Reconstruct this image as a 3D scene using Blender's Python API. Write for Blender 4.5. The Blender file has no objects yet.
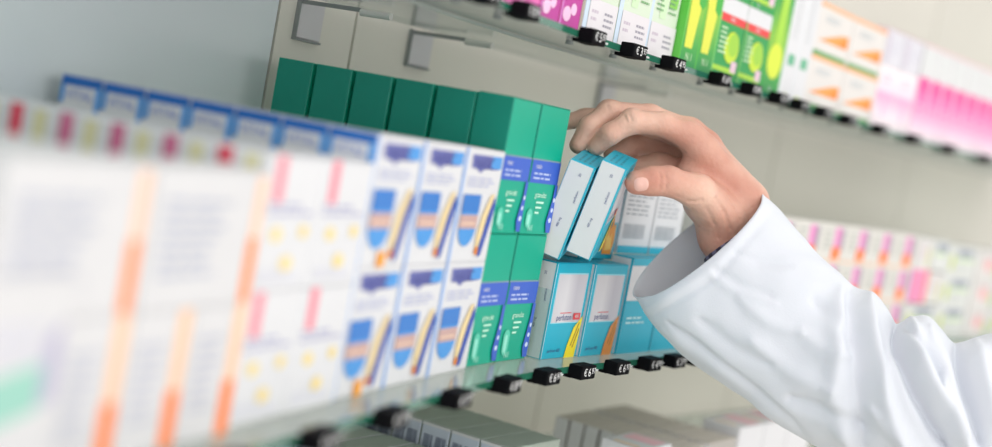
import bpy, bmesh, math, random
import numpy as np
from mathutils import Vector, Matrix
random.seed(4)
S = bpy.context.scene
COL = S.collection
EYE = 1.45
# ------------------------------------------------------------------ camera numbers
ROLL = math.radians(10.5); PITCH = math.atan(95/1400); F = 1400.0
def ray(u, v):
    dx, dy = u-496, v-223.5
    x = dx*math.cos(ROLL)+dy*math.sin(ROLL); y = -dx*math.sin(ROLL)+dy*math.cos(ROLL)
    return Vector((x, F*math.cos(PITCH)-y*math.sin(PITCH), -F*math.sin(PITCH)-y*math.cos(PITCH)))
def W(u, v, d):                       # world point seen at (u, v), d metres in front of the lens
    return ray(u, v)*(d/F)+Vector((0, 0, EYE))
def atz(u, v, z):                     # world point seen at (u, v) on the level z (relative to the eye)
    r = ray(u, v); return r*(z/r.z)+Vector((0, 0, EYE))
I_R = (W(497, 223.5, 1)-W(496, 223.5, 1)).normalized()
I_D = (W(496, 224.5, 1)-W(496, 223.5, 1)).normalized()
I_F = ray(496, 223.5).normalized()
# ------------------------------------------------------------------ plan of the curved shelf wall
TH = [(-1.6, 20), (-.1, 20.5), (.05, 22), (.15, 28), (.25, 31.5), (.5, 31), (.8, 35), (1.2, 39), (2.6, 42)]
def th(s):
    s = max(TH[0][0], s)
    for (a, x), (b, y) in zip(TH, TH[1:]):
        if s <= b: return math.radians(x+(y-x)*(s-a)/(b-a))
    return math.radians(TH[-1][1])
STEP = .002; EP = {0: (0.0, .972)}
for sg in (1, -1):
    x, y = EP[0]
    for i in range(1, 1101):
        t = th(sg*(i-.5)*STEP); x += sg*STEP*math.sin(t); y += sg*STEP*math.cos(t); EP[sg*i] = (x, y)
def E(s, off=0.0, z=0.0):             # s along the shelf edge, off towards the wall, z from eye level
    k = s/STEP; i = int(math.floor(k)); f = k-i
    a, b = EP[i], EP[i+1]; t = th(s)
    return Vector((a[0]+(b[0]-a[0])*f-off*math.cos(t), a[1]+(b[1]-a[1])*f+off*math.sin(t), EYE+z))
def frame(s): return math.pi/2-th(s)
# ------------------------------------------------------------------ materials
def lin(h):
    h = h.lstrip('#'); c = [int(h[i:i+2], 16)/255 for i in (0, 2, 4)]
    return tuple(v/12.92 if v <= .04045 else ((v+.055)/1.055)**2.4 for v in c)+(1,)
MC = {}
def mat(name, col, rough=.45, spec=.4, noise=0.0, nscale=40, bump=0.0, bscale=200, metal=0.0, coat=0.0, sss=0.0, alpha=1.0):
    if name in MC: return MC[name]
    m = bpy.data.materials.new(name); m.use_nodes = True; nt = m.node_tree; b = nt.nodes['Principled BSDF']
    c = lin(col) if isinstance(col, str) else col
    b.inputs['Base Color'].default_value = c; b.inputs['Roughness'].default_value = rough
    b.inputs['Specular IOR Level'].default_value = spec; b.inputs['Metallic'].default_value = metal
    b.inputs['Coat Weight'].default_value = coat; b.inputs['Alpha'].default_value = alpha
    tc = nt.nodes.new('ShaderNodeTexCoord')
    n = nt.nodes.new('ShaderNodeTexNoise'); n.inputs['Scale'].default_value = nscale; n.inputs['Detail'].default_value = 4
    nt.links.new(tc.outputs['Object'], n.inputs['Vector'])
    r = nt.nodes.new('ShaderNodeValToRGB'); k = max(noise, .015)
    r.color_ramp.elements[0].position = .3; r.color_ramp.elements[1].position = .7
    r.color_ramp.elements[0].color = tuple(v*(1-k) for v in c[:3])+(1,); r.color_ramp.elements[1].color = tuple(min(1, v*(1+k)) for v in c[:3])+(1,)
    nt.links.new(n.outputs['Fac'], r.inputs['Fac']); nt.links.new(r.outputs['Color'], b.inputs['Base Color'])
    if bump:
        n2 = nt.nodes.new('ShaderNodeTexNoise'); n2.inputs['Scale'].default_value = bscale; n2.inputs['Detail'].default_value = 3
        nt.links.new(tc.outputs['Object'], n2.inputs['Vector'])
        bp = nt.nodes.new('ShaderNodeBump'); bp.inputs['Strength'].default_value = bump; bp.inputs['Distance'].default_value = .001
        nt.links.new(n2.outputs['Fac'], bp.inputs['Height']); nt.links.new(bp.outputs['Normal'], b.inputs['Normal'])
    if sss:
        b.inputs['Subsurface Weight'].default_value = sss; b.inputs['Subsurface Radius'].default_value = (.008, .003, .0015); b.inputs['Subsurface Scale'].default_value = .6
    MC[name] = m; return m
def grad(name, stops, axis='Z', lo=0, hi=1, rough=.4):    # printed colour gradient across a carton, in the carton's own coordinates
    if name in MC: return MC[name]
    m = mat(name, '#ffffff', rough); nt = m.node_tree; b = nt.nodes['Principled BSDF']
    tc = nt.nodes.new('ShaderNodeTexCoord'); sp = nt.nodes.new('ShaderNodeSeparateXYZ'); nt.links.new(tc.outputs['Object'], sp.inputs[0])
    mr = nt.nodes.new('ShaderNodeMapRange'); mr.inputs['From Min'].default_value = lo; mr.inputs['From Max'].default_value = hi
    nt.links.new(sp.outputs[axis], mr.inputs['Value'])
    r = nt.nodes.new('ShaderNodeValToRGB'); e = r.color_ramp.elements
    while len(e) < len(stops): e.new(.5)
    for i, (p, c) in enumerate(stops): e[i].position = p; e[i].color = lin(c)
    nt.links.new(mr.outputs[0], r.inputs[0]); nt.links.new(r.outputs[0], b.inputs['Base Color']); return m
def glass(name, tint, refl=.6, ior=1.5, rough=.03, body=0.0, bodycol='#8fa8a0'):
    if name in MC: return MC[name]
    m = bpy.data.materials.new(name); m.use_nodes = True; nt = m.node_tree; nt.nodes.clear()
    o = nt.nodes.new('ShaderNodeOutputMaterial'); t = nt.nodes.new('ShaderNodeBsdfTransparent'); g = nt.nodes.new('ShaderNodeBsdfGlossy')
    dd = nt.nodes.new('ShaderNodeBsdfDiffuse'); dd.inputs[0].default_value = lin(bodycol); tl = nt.nodes.new('ShaderNodeBsdfTranslucent'); tl.inputs[0].default_value = lin(bodycol)
    d = nt.nodes.new('ShaderNodeMixShader'); d.inputs[0].default_value = .6; nt.links.new(dd.outputs[0], d.inputs[1]); nt.links.new(tl.outputs[0], d.inputs[2])
    t.inputs[0].default_value = lin(tint); g.inputs['Roughness'].default_value = rough; g.inputs[0].default_value = (refl, refl, refl, 1)
    f = nt.nodes.new('ShaderNodeFresnel'); f.inputs[0].default_value = ior
    m0 = nt.nodes.new('ShaderNodeMixShader'); m0.inputs[0].default_value = body
    nt.links.new(t.outputs[0], m0.inputs[1]); nt.links.new(d.outputs[0], m0.inputs[2])
    mx = nt.nodes.new('ShaderNodeMixShader'); ge = nt.nodes.new('ShaderNodeNewGeometry'); iv = nt.nodes.new('ShaderNodeMath'); iv.operation = 'SUBTRACT'; iv.inputs[0].default_value = 1
    nt.links.new(ge.outputs['Backfacing'], iv.inputs[1]); mu = nt.nodes.new('ShaderNodeMath'); mu.operation = 'MULTIPLY'; nt.links.new(iv.outputs[0], mu.inputs[0]); nt.links.new(f.outputs[0], mu.inputs[1]); nt.links.new(mu.outputs[0], mx.inputs[0])
    nt.links.new(m0.outputs[0], mx.inputs[1]); nt.links.new(g.outputs[0], mx.inputs[2]); nt.links.new(mx.outputs[0], o.inputs[0])
    MC[name] = m; return m
C = lambda h, r=.4: mat('paper_'+h, '#'+h, r)
# ------------------------------------------------------------------ object helpers
def link(name, me, parent=None, mats=None):
    o = bpy.data.objects.new(name, me); COL.objects.link(o)
    if mats and me: [me.materials.append(m) for m in mats]
    if parent: o.parent = parent
    return o
def tag(o, label, cat, group=None):
    o['label'] = label; o['category'] = cat
    if group: o['group'] = group
    return o
def copy_tree(o, parent=None):
    c = o.copy(); COL.objects.link(c); c.parent = parent
    for ch in o.children: copy_tree(ch, c)
    return c
_txt = {}
def text_geo(s):
    if s not in _txt:
        cu = bpy.data.curves.new('t', 'FONT'); cu.body = s; cu.align_x = 'CENTER'; cu.align_y = 'CENTER'; cu.resolution_u = 3
        ob = bpy.data.objects.new('t', cu); COL.objects.link(ob)
        dg = bpy.context.evaluated_depsgraph_get(); me = bpy.data.meshes.new_from_object(ob.evaluated_get(dg))
        vs = [tuple(v.co) for v in me.vertices]; fs = [tuple(p.vertices) for p in me.polygons]
        bpy.data.objects.remove(ob); bpy.data.curves.remove(cu); bpy.data.meshes.remove(me)
        _txt[s] = (vs, fs)
    return _txt[s]
class B:                                # collects geometry with material slots
    def __init__(s): s.v = []; s.f = []; s.m = []; s.mats = []
    def mi(s, m):
        if m not in s.mats: s.mats.append(m)
        return s.mats.index(m)
    def add(s, vs, fs, m):
        k = len(s.v); s.v += [tuple(v) for v in vs]; i = s.mi(m)
        for f in fs: s.f.append([q+k for q in f]); s.m.append(i)
    def box(s, a, b, m, bev=0.0):
        bm = bmesh.new(); bmesh.ops.create_cube(bm, size=1)
        for v in bm.verts: v.co = Vector([a[i]+(b[i]-a[i])*(v.co[i]+.5) for i in range(3)])
        if bev: bmesh.ops.bevel(bm, geom=list(bm.edges), offset=bev, segments=1, affect='EDGES')
        bm.verts.ensure_lookup_table(); bm.faces.ensure_lookup_table()
        ms = m if isinstance(m, dict) else {'*': m}
        k = len(s.v); s.v += [tuple(v.co) for v in bm.verts]
        for f in bm.faces:
            n = f.normal; key = '*'
            for kk, d in (('F', (0, -1, 0)), ('L', (-1, 0, 0)), ('R', (1, 0, 0)), ('T', (0, 0, 1)), ('K', (0, 1, 0)), ('D', (0, 0, -1))):
                if n.dot(Vector(d)) > .6: key = kk if kk in ms else '*'
            s.f.append([q.index+k for q in f.verts]); s.m.append(s.mi(ms.get(key, ms['*'])))
        bm.free()
    def cyl(s, p, q, r, m, n=16, r2=None, cap=True):
        p, q = Vector(p), Vector(q); ax = (q-p).normalized(); u = ax.orthogonal().normalized(); w = ax.cross(u); r2 = r if r2 is None else r2
        vs = [p+(u*math.cos(a)+w*math.sin(a))*r for a in [2*math.pi*i/n for i in range(n)]]+[q+(u*math.cos(a)+w*math.sin(a))*r2 for a in [2*math.pi*i/n for i in range(n)]]
        fs = [[i, (i+1) % n, n+(i+1) % n, n+i] for i in range(n)]
        if cap: fs += [list(range(n))[::-1], list(range(n, 2*n))]
        s.add(vs, fs, m)
    def mesh(s, name):
        me = bpy.data.meshes.new(name); me.from_pydata(s.v, [], s.f)
        for m in s.mats: me.materials.append(m)
        me.polygons.foreach_set('material_index', s.m); me.update(); return me
    def obj(s, name, parent=None): return link(name, s.mesh(name), parent)
def facemap(face, w, d, h, e):
    return {'F': lambda u, v: (u*w, -e, v*h), 'L': lambda u, v: (-e, d*(1-u), v*h), 'T': lambda u, v: (u*w, v*d, h+e), 'R': lambda u, v: (w+e, u*d, v*h),
            'D': lambda u, v: (u*w, (1-v)*d, -e)}[face]
def decal(b, dims, it, lv):
    w, d, h = dims; face = it[0]; kind = it[1]; m = it[-1]; e = .00018*lv; fm = facemap(face, w, d, h, e)
    fw = w if face in 'FTD' else d; fh = d if face in 'TD' else h
    if kind == 'r':
        u0, v0, u1, v1 = it[2]; b.add([fm(u0, v0), fm(u1, v0), fm(u1, v1), fm(u0, v1)], [[0, 1, 2, 3]], m)
    elif kind == 'p':
        b.add([fm(*p) for p in it[2]], [list(range(len(it[2])))], m)
    elif kind == 'e':
        cx, cy, rx, ry = it[2]; n = 20
        b.add([fm(cx+rx*math.cos(2*math.pi*i/n), cy+ry*math.sin(2*math.pi*i/n)) for i in range(n)], [list(range(n))], m)
    elif kind == 'pill':
        u0, v0, u1, v1 = it[2]; r = (u1-u0)/2; ry = r*fw/fh; cx = (u0+u1)/2; pts = []
        for i in range(11): a = math.pi*i/10; pts.append((cx+r*math.cos(a), v1-ry+ry*math.sin(a)))
        for i in range(11): a = math.pi+math.pi*i/10; pts.append((cx+r*math.cos(a), v0+ry+ry*math.sin(a)))
        b.add([fm(*p) for p in pts], [list(range(len(pts)))], m)
    elif kind == 't':
        s, cu, cv, size = it[2]; vs, fs = text_geo(s); rot = it[3] if len(it) > 4 else 0
        c, sn = math.cos(rot), math.sin(rot)
        b.add([fm(cu+(x*c-y*sn)*size/fw, cv+(x*sn+y*c)*size/fh) for x, y, _ in vs], fs, m)
    elif kind == 'lines':                # rows of small print
        u0, v0, u1, v1, n = it[2]; rr = random.Random(n*7+int(u0*100))
        for i in range(n):
            vv = v1-(v1-v0)*(i+.25)/n; t = (v1-v0)/n*.42; ue = u1-(u1-u0)*rr.random()*.35
            u = u0
            while u < ue:
                l = (u1-u0)*(.12+.2*rr.random()); b.add([fm(u, vv-t), fm(min(u+l, ue), vv-t), fm(min(u+l, ue), vv), fm(u, vv)], [[0, 1, 2, 3]], m); u += l+(u1-u0)*.05
    elif kind == 'bars':                 # a barcode
        u0, v0, u1, v1, n = it[2]; rr = random.Random(5)
        for i in range(n):
            u = u0+(u1-u0)*i/n; t = (u1-u0)/n*(.3+.45*rr.random()); b.add([fm(u, v0), fm(u+t, v0), fm(u+t, v1), fm(u, v1)], [[0, 1, 2, 3]], m)
KIND = {}
def kind(key, name, dims, faces, body_dec, front_dec, front_name='printed_front', extra=None, shell=None):
    """meshes of one kind of carton: body (sides, top) and the front print as a part"""
    w, d, h = dims; b = B(); b.box((0, 0, 0), (w, d, h), faces, .0006)
    for i, it in enumerate(body_dec): decal(b, dims, it, 1+i*.5)
    me = b.mesh(name+'_body'); f = B()
    tx = B()
    for i, it in enumerate(front_dec): decal(tx if it[1] in ('t', 'lines', 'bars') else f, dims, it, 1+i*.5)
    fl = B(); tm = faces.get('T', faces['*'])
    fl.box((.0012, -.0002, h), (w-.0012, d-.001, h+.0005), tm)
    KIND[key] = (name, dims, me, f.mesh(name+'_front') if f.v else None, fl.mesh(name+'_flap'), front_name, tx.mesh(name+'_text') if tx.v else None)
def put(key, s, off, z, label, cat='box', group=None, parts=True, rz=0.0, side=0, M=None):
    name, dims, me, fr, fl, fn, tx = KIND[key]
    if parts:
        r = link(name, None); link('carton_body', me, r)
        fo = link(fn, fr, r) if fr else r
        if tx: link('printed_text', tx, fo)
        link('top_flap', fl, r)
    else: r = link(name, me)
    if M is not None: r.matrix_world = M
    else:
        w = dims[0]; sm = s+w/2; a = frame(sm); o = E(sm, off, z); ex = Vector((math.cos(a), math.sin(a), 0))
        r.location = o-ex*(w/2); r.rotation_euler = (0, 0, a+rz)
        if rz: 
            ey = Vector((-math.sin(a), math.cos(a), 0)); a2 = a+rz
            r.location = o-Vector((math.cos(a2), math.sin(a2), 0))*(w/2)
    return tag(r, label, cat, group)
ORD = ['first', 'second', 'third', 'fourth', 'fifth', 'sixth', 'seventh', 'eighth', 'ninth', 'tenth']
ZM = -.183; ZU = .0855; ZB = -.360
white = C('dedee1'); offw = C('d9d8da'); dark = C('2b2d3a')
# ================================================================== SETTING
wall_a = mat('wall_painted_sheen', '#d5dee1', .35, .4, .02, 3); wall_b = mat('wall_beige', '#ddd9cf', .5, .3, .03, 3)  # blue-grey of the left panels paints reflected sheen into the wall colour
seamm = mat('wall_seam', '#8f8f86', .6)
def wall_strip(name, s0, s1, m, z0=-1.45, z1=1.1, off=.28, th_=.03, step=.02):
    n = max(2, int((s1-s0)/step)); vs = []; fs = []
    for i in range(n+1):
        s = s0+(s1-s0)*i/n
        for o, z in ((off, z0), (off, z1), (off+th_, z1), (off+th_, z0)): vs.append(E(s, o, z))
    for i in range(n):
        for k in range(4): fs.append([i*4+k, (i+1)*4+k, (i+1)*4+(k+1) % 4, i*4+(k+1) % 4])
    fs += [[0, 1, 2, 3], [n*4+3, n*4+2, n*4+1, n*4]]
    b = B(); b.add(vs, fs, m); o = b.obj(name); return o
o = wall_strip('wall_back', -1.1, 2.1, seamm, off=.286, th_=.04); o['kind'] = 'structure'
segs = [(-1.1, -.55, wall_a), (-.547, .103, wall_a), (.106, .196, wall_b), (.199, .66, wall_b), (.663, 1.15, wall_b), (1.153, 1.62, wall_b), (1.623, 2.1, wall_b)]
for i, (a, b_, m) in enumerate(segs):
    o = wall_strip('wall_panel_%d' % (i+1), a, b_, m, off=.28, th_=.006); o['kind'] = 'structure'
b = B(); b.box((-3, -2, -.05), (4, 4, 0), mat('floor_tile', '#e2dfd8', .4, .4, .05, 4)); o = b.obj('floor'); o['kind'] = 'structure'
# ================================================================== GLASS SHELVES
g_clear = glass('shelf_glass', '#eaf0ed', .92, 1.3, .15, .5, '#e2e6e2'); g_edge = mat('glass_edge', '#2c6e58', .15, .6, .1, 60, coat=.5)
def shelf(z_top, label, off0=0.0, off1=.27, thk=.0055, s0=-.95, s1=2.0):
    n = 150; vs = []; fs = []; fe = []
    for i in range(n+1):
        s = s0+(s1-s0)*i/n
        for o_, z in ((off0, z_top-thk), (off0, z_top), (off1, z_top), (off1, z_top-thk)): vs.append(E(s, o_, z))
    for i in range(n):
        k = i*4
        fe.append([k, k+4, k+5, k+1]); fs.append([k+1, k+5, k+6, k+2]); fe.append([k+2, k+6, k+7, k+3]); fs.append([k+3, k+7, k+4, k])
    fe += [[0, 1, 2, 3], [n*4+3, n*4+2, n*4+1, n*4]]
    b = B(); k = len(b.v); b.add(vs, fs, g_clear); i = b.mi(g_edge)
    for f in fe: b.f.append(f); b.m.append(i)
    root = link('glass_shelf', None); tag(root, label, 'shelf')
    b.obj('glass_pane', root)
    r = B(); mr = mat('rail_metal', '#b9c0bb', .4, .4)
    for i in range(n): r.cyl(E(s0+(s1-s0)*i/n, .10, z_top-thk-.0018), E(s0+(s1-s0)*(i+1)/n, .10, z_top-thk-.0018), .0015, mr, 6, cap=False)
    r.obj('support_rail', root)
    return root
shelf(ZM, 'middle glass shelf with green edge holding the cartons the hand reaches for')
shelf(ZU, 'upper glass shelf seen from below with green edge', off0=.016)
shelf(ZB, 'lower glass shelf under the grey topped barcode boxes')
# ---- shelf brackets on the wall
pl = mat('bracket_plate', '#d0cdd0', .5, .4); bd = mat('bracket_dark', '#868b8a', .5, .4)
def bracket(s, z_top, label):
    r = link('shelf_bracket', None); a = frame(s); r.location = E(s, .28, z_top); r.rotation_euler = (0, 0, a)
    b = B(); b.box((-.018, -.004, -.034), (.018, -.0001, -.0005), pl, .001); b.obj('wall_plate', r)
    b = B(); b.box((-.019, -.005, -.036), (.018, -.0001, -.0342), bd); b.box((-.0195, -.0045, -.036), (-.0182, -.0001, 0), bd); b.obj('plate_frame', r)
    b = B(); b.box((-.018, -.065, -.0045), (-.015, -.004, -.001), bd); b.obj('support_arm', r)
    b = B(); b.cyl((-.0165, -.095, -.0045), (-.0165, -.065, -.0045), .0032, mat('roller', '#d7d7d2', .3), 12); b.obj('roller_tip', r)
    return tag(r, label, 'bracket', 'shelf brackets on the wall')
for s_, t_ in ((.138, 'grey wall bracket under the upper shelf above the first dark green cartons'), (.293, 'grey wall bracket with dark frame left of the pink boxes, above the green cartons'), (.68, 'wall bracket outlined behind the reaching hand under the green cartons')):
    bracket(s_, ZU-.0072, t_)
# ---- price holders
hk = mat('holder_black', '#0b0b0e', .7, .08); dg = C('e8e8e8', .5); dg2 = C('8b8c92', .5)
def holder(s, zt, off, label, grp, txt, front_w=.030):
    r = link('price_holder', None); a = frame(s); r.location = E(s, off, zt); r.rotation_euler = (0, 0, a)
    h = .0125
    b = B(); b.box((-.013, -.0135, -h+.004), (.013, -.0003, .0030), hk, .0008); b.box((-.013, -.0040, -h+.0038), (.013, .004, -.0060), hk); hb = b.obj('holder_block', r)
    b = B(); dims = (.026, .0135, h-.001)
    for it in ((('F', 't', ('€', .26, .5, .0088), dg)), (('F', 't', (txt[0], .55, .5, .0100), dg)), (('F', 't', (txt[1:], .82, .58, .0072), dg))): decal(b, dims, it, 1)
    b.v = [(x-.013, y-.0135, z-h+.004) for x, y, z in b.v]; b.obj('price_digits', hb)
    b = B(); b.cyl((.021, .022, -.0095), (.021, .022, -.0060), .0035, bd, 14, .003); b.obj('fixing_screw', r)
    b = B(); b.cyl((.0132, -.006, -.004), (.032, -.006, -.004), .0009, mat('clear_rod', '#c9cfcd', .15, .7), 8); b.obj('clear_rod', r)
    return tag(r, label, 'price tag', grp)
mids = [(-.50, 'far left, under blurred white cartons'), (-.40, 'near left under the blurred orange striped cartons'), (-.305, 'second from the left, strongly blurred'), (-.214, 'under the cartons with yellow dots'), (-.122, 'under the first blue and white carton'), (-.019, 'under the second blue and white carton'), (.075, 'under the green cartons'),
        (.150, 'just left of the yellow marked teal carton'), (.215, 'below the yellow arrow'), (.281, 'below the orange arrow'), (.347, 'right of the one below the orange arrow'), (.402, 'second from the cuff'), (.449, 'nearest the white cuff')]
prices = ['697', '397', '495', '695', '795', '597', '895', '697', '697', '697', '495', '395', '695']
for (s, l), p in zip(mids, prices): holder(s-.012, ZM, 0, 'black price tag on the middle shelf edge, '+l, 'price tags on the middle shelf', p)
for s in (.52, .59, .66, .73, .80, .87, .95, 1.03, 1.11, 1.19): holder(s, ZM, 0, 'black price tag on the middle shelf edge hidden behind the coat sleeve', 'price tags behind the sleeve', '695')
ups = [(-.07, 'far left at the top of the photo'), (.005, 'under the pale pink boxes'), (.139, 'under the magenta box'), (.219, 'under the first pale green leaflet boxes'), (.298, 'under the second pale green leaflet box'), (.405, 'left of the red banded cartons'), (.486, 'under the first red banded carton'),
       (.565, 'under the second red banded carton'), (.627, 'under the narrow yellow green box'), (.70, 'under the tall white boxes'), (.778, 'under the first orange arrow boxes'), (.883, 'under the second orange arrow boxes'), (.999, 'under the pale pink cartons'), (1.13, 'left of two below the hot pink cartons'), (1.27, 'rightmost below the hot pink cartons')]
for i, (s, l) in enumerate(ups): holder(s, ZU, .016, 'black price tag on the upper shelf edge, '+l, 'price tags on the upper shelf', ['695', '895', '597', '397', '495'][i % 5])
# ================================================================== PRODUCT KINDS
# teal painkiller cartons
teal = C('12b0cb'); teald = C('0d8ba6'); silver = grad('silver_panel', [(0, '#c9c6cd'), (.35, '#d9d7dc'), (.6, '#bfbcc6'), (1, '#cfcdd4')], 'X', 0, .07, .3)
navy = C('3b4a86'); red = C('d8343f'); yel = C('f2dd1e'); org = C('d98a3a'); edge = C('8fdcea')
def teal_front(accent, badge):
    L = [('F', 'r', (.07, .37, .93, .9), edge), ('F', 'r', (.09, .38, .92, .885), silver), ('F', 'r', (.30, .475, .62, .484), red), ('F', 't', ('perfuton', .43, .43, .0078), navy),
         ('F', 't', ('perfuton 400', .30, .085, .0042), navy),
         ('F', 'p', [(.62, .0), (.66, .14), (.76, .32), (.97, .44), (.95, .2), (.92, .0)], accent),
         ('F', 'p', [(.74, .12), (.77, .13), (.91, .37), (.885, .37)], C('9a6a18')), ('F', 'p', [(.80, .1), (.83, .11), (.93, .30), (.91, .31)], C('9a6a18'))]
    if badge: L += [('F', 'r', (.68, .405, .88, .475), red), ('F', 't', ('400', .78, .44, .0045), white)]
    return L
tb = {'*': teal, 'L': white, 'T': teal, 'F': teal}
tside = [('L', 'r', (.93, 0, 1, 1), teal), ('L', 't', ('400 mg', .45, .36, .0028), math.pi/2, navy), ('L', 't', ('perfuton', .7, .66, .0030), math.pi/2, navy), ('L', 't', ('20', .55, .88, .003), math.pi/2, navy), ('T', 'lines', (.08, .2, .9, .8, 3), teald)]
kind('tealY', 'medicine_carton', (.0635, .022, .0820), tb, tside, teal_front(yel, True))
kind('tealO', 'medicine_carton', (.0635, .022, .0820), tb, tside, teal_front(org, False))
flame = [(.62, .06), (.60, .25), (.66, .36), (.70, .30), (.74, .46), (.79, .34), (.84, .50), (.88, .36), (.93, .42), (.95, .2), (.90, .06)]
kind('tealF', 'medicine_carton', (.0635, .022, .0820), tb, tside, [('F', 'r', (.0, .42, 1, .98), silver), ('F', 't', ('perfuton', .4, .52, .008), navy), ('F', 't', ('akut', .35, .34, .006), white), ('F', 'lines', (.1, .1, .5, .22, 2), C('bfe9ee')),
     ('F', 'p', flame, C('e8962b')), ('F', 'p', [(.68, .1), (.69, .24), (.74, .3), (.8, .24), (.84, .3), (.88, .12)], C('f6c65a'))])
kind('tealW', 'medicine_carton', (.068, .022, .0885), {'*': teal, 'L': white, 'F': white}, [('L', 'r', (.9, 0, 1, 1), teal)],
     [('F', 'r', (0, 0, 1, .56), teal), ('F', 'r', (0, .93, 1, 1), teal), ('F', 't', ('IBU', .35, .66, .009), dark), ('F', 't', ('perfuton', .5, .78, .006), navy), ('F', 'lines', (.1, .3, .7, .4, 2), C('bfe9ee'))])
kind('grid', 'medicine_carton', (.066, .022, .070), {'*': white}, [],
     [('F', 'r', (0, .86, 1, 1), teal), ('F', 'lines', (.08, .5, .9, .8, 5), C('a9adb4')), ('F', 'bars', (.1, .2, .8, .4, 18), C('c3c7cc')), ('F', 'r', (0, 0, 1, .1), teal)])
# green cartons
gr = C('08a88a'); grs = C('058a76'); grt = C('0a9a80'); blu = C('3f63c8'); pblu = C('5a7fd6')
def green_front(v0, v1):
    return [('F', 'r', (.0, v1-.01, 1, v1+.012), C('7f97a8')), ('F', 'r', (.02, v0, 1, v1), blu), ('F', 't', ('ratio', .25, v1-.045, .0055), white), ('F', 'lines', (.12, v0+.02, .9, v1-.085, 2), C('b9c6ea')),
            ('F', 't', ('granulat', .48, v0-.09, .0062), C('d9ffe9')), ('F', 'r', (.36, v0-.155, .62, v0-.14), C('c8f5df')), ('F', 'r', (.36, v0-.195, .56, v0-.18), C('c8f5df')), ('F', 'r', (.36, v0-.235, .5, v0-.22), C('c8f5df')),
            ('F', 'pill', (.1, .05, .3, v0-.2), C('5ccdb0')), ('F', 'pill', (.14, .07, .24, v0-.24), C('9be6d2')), ('F', 't', ('N1', .3, .05, .007), C('b7f2df')),
            ('F', 'p', [(.86, .02), (.80, .1), (.9, v0-.1), (.9, v0), (1, v0), (1, .02)], blu), ('F', 'e', (.92, .12, .05, .02), C('d0dcf6')), ('F', 'e', (.93, .2, .04, .018), C('d0dcf6')), ('F', 'e', (.94, .28, .035, .018), C('d0dcf6'))]
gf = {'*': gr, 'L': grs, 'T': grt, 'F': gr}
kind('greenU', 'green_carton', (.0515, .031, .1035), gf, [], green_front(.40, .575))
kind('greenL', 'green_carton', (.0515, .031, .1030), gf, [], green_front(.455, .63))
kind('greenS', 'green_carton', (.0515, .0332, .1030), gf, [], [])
# blue and white cartons
bl = C('1f66b8'); bl2 = C('4f9ae0'); mauve = C('6b6fae')
wb = [('L', 'r', (0, .92, 1, 1), bl), ('L', 'r', (.86, .0, 1, .93), bl2), ('L', 'r', (.0, .78, .1, .92), bl2), ('L', 't', ('VITAL', .48, .85, .0085), C('6f86cc')), ('L', 'p', [(.55, .12), (.95, .2), (.95, .36), (.7, .3)], bl), ('L', 'lines', (.1, .5, .8, .7, 3), C('a9b4d6')), ('L', 'p', [(.72, .0), (.9, .0), (.9, .1)], bl), ('T', 'lines', (.1, .2, .8, .8, 2), C('c9cde4'))]
wf = [('F', 'r', (.0, 0, .05, 1), C('9cbcf0')), ('F', 'p', [(.16, .95), (.95, .95), (.88, .83), (.52, .83), (.42, .79), (.3, .83), (.18, .83)], mauve), ('F', 'r', (.68, .84, .95, .95), bl2), ('F', 't', ('NASIC', .5, .87, .012), C('39418f')),
      ('F', 'lines', (.14, .66, .9, .76, 3), C('b8bddb')), ('F', 'pill', (.10, .14, .55, .58), bl2), ('F', 'r', (.10, .44, .55, .60), C('3a7dcc')), ('F', 'r', (.10, .30, .55, .42), C('caa6a0')), ('F', 'r', (.13, .335, .5, .355), C('e9c9b0')),
      ('F', 'p', [(.62, .05), (.60, .22), (.66, .42), (.80, .60), (.90, .62), (.78, .40), (.72, .22)], C('f4dca6')), ('F', 'p', [(.70, .04), (.72, .20), (.80, .42), (.92, .60), (.96, .5), (.86, .26), (.78, .06)], C('3d57b0')),
      ('F', 'e', (.64, .1, .04, .04), C('f08a2e'))]
kind('wbF', 'nasal_spray_carton', (.0705, .0325, .0825), {'*': white}, wb, wf)
kind('wbG', 'nasal_spray_carton', (.0705, .0325, .0825), {'*': white}, wb, wf+[('F', 'r', (.38, .0, .54, .12), C('f6a63a'))])
# cartons with yellow dots
ya = [('L', 'r', (.05, .62, .32, 1), C('e0445e')), ('L', 'r', (.55, .62, .8, .98), C('dcd6a8')), ('L', 'lines', (.1, .1, .9, .5, 6), C('d5d6e2'))]
yb = [('L', 'r', (.05, .62, .32, 1), C('cf6a92')), ('L', 'r', (.55, .62, .8, .98), C('dcd6a8')), ('L', 'lines', (.1, .1, .9, .5, 6), C('d5d6e2'))]
yf = [('F', 'r', (.14, .66, .30, 1), C('f28a9a')), ('F', 'lines', (.08, .55, .95, .66, 2), C('a3a3c9')), ('F', 'e', (.3, .42, .09, .055), C('f3da8a')), ('F', 'e', (.78, .44, .08, .05), C('f3da8a')), ('F', 'e', (.55, .2, .1, .06), C('f5dc90')), ('F', 'lines', (.1, .05, .9, .16, 2), C('dcdce8'))]
kind('ydA', 'dotted_carton', (.0615, .0335, .0735), {'*': white}, ya, yf); kind('ydB', 'dotted_carton', (.0615, .0335, .0735), {'*': white}, yb, yf)
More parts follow.
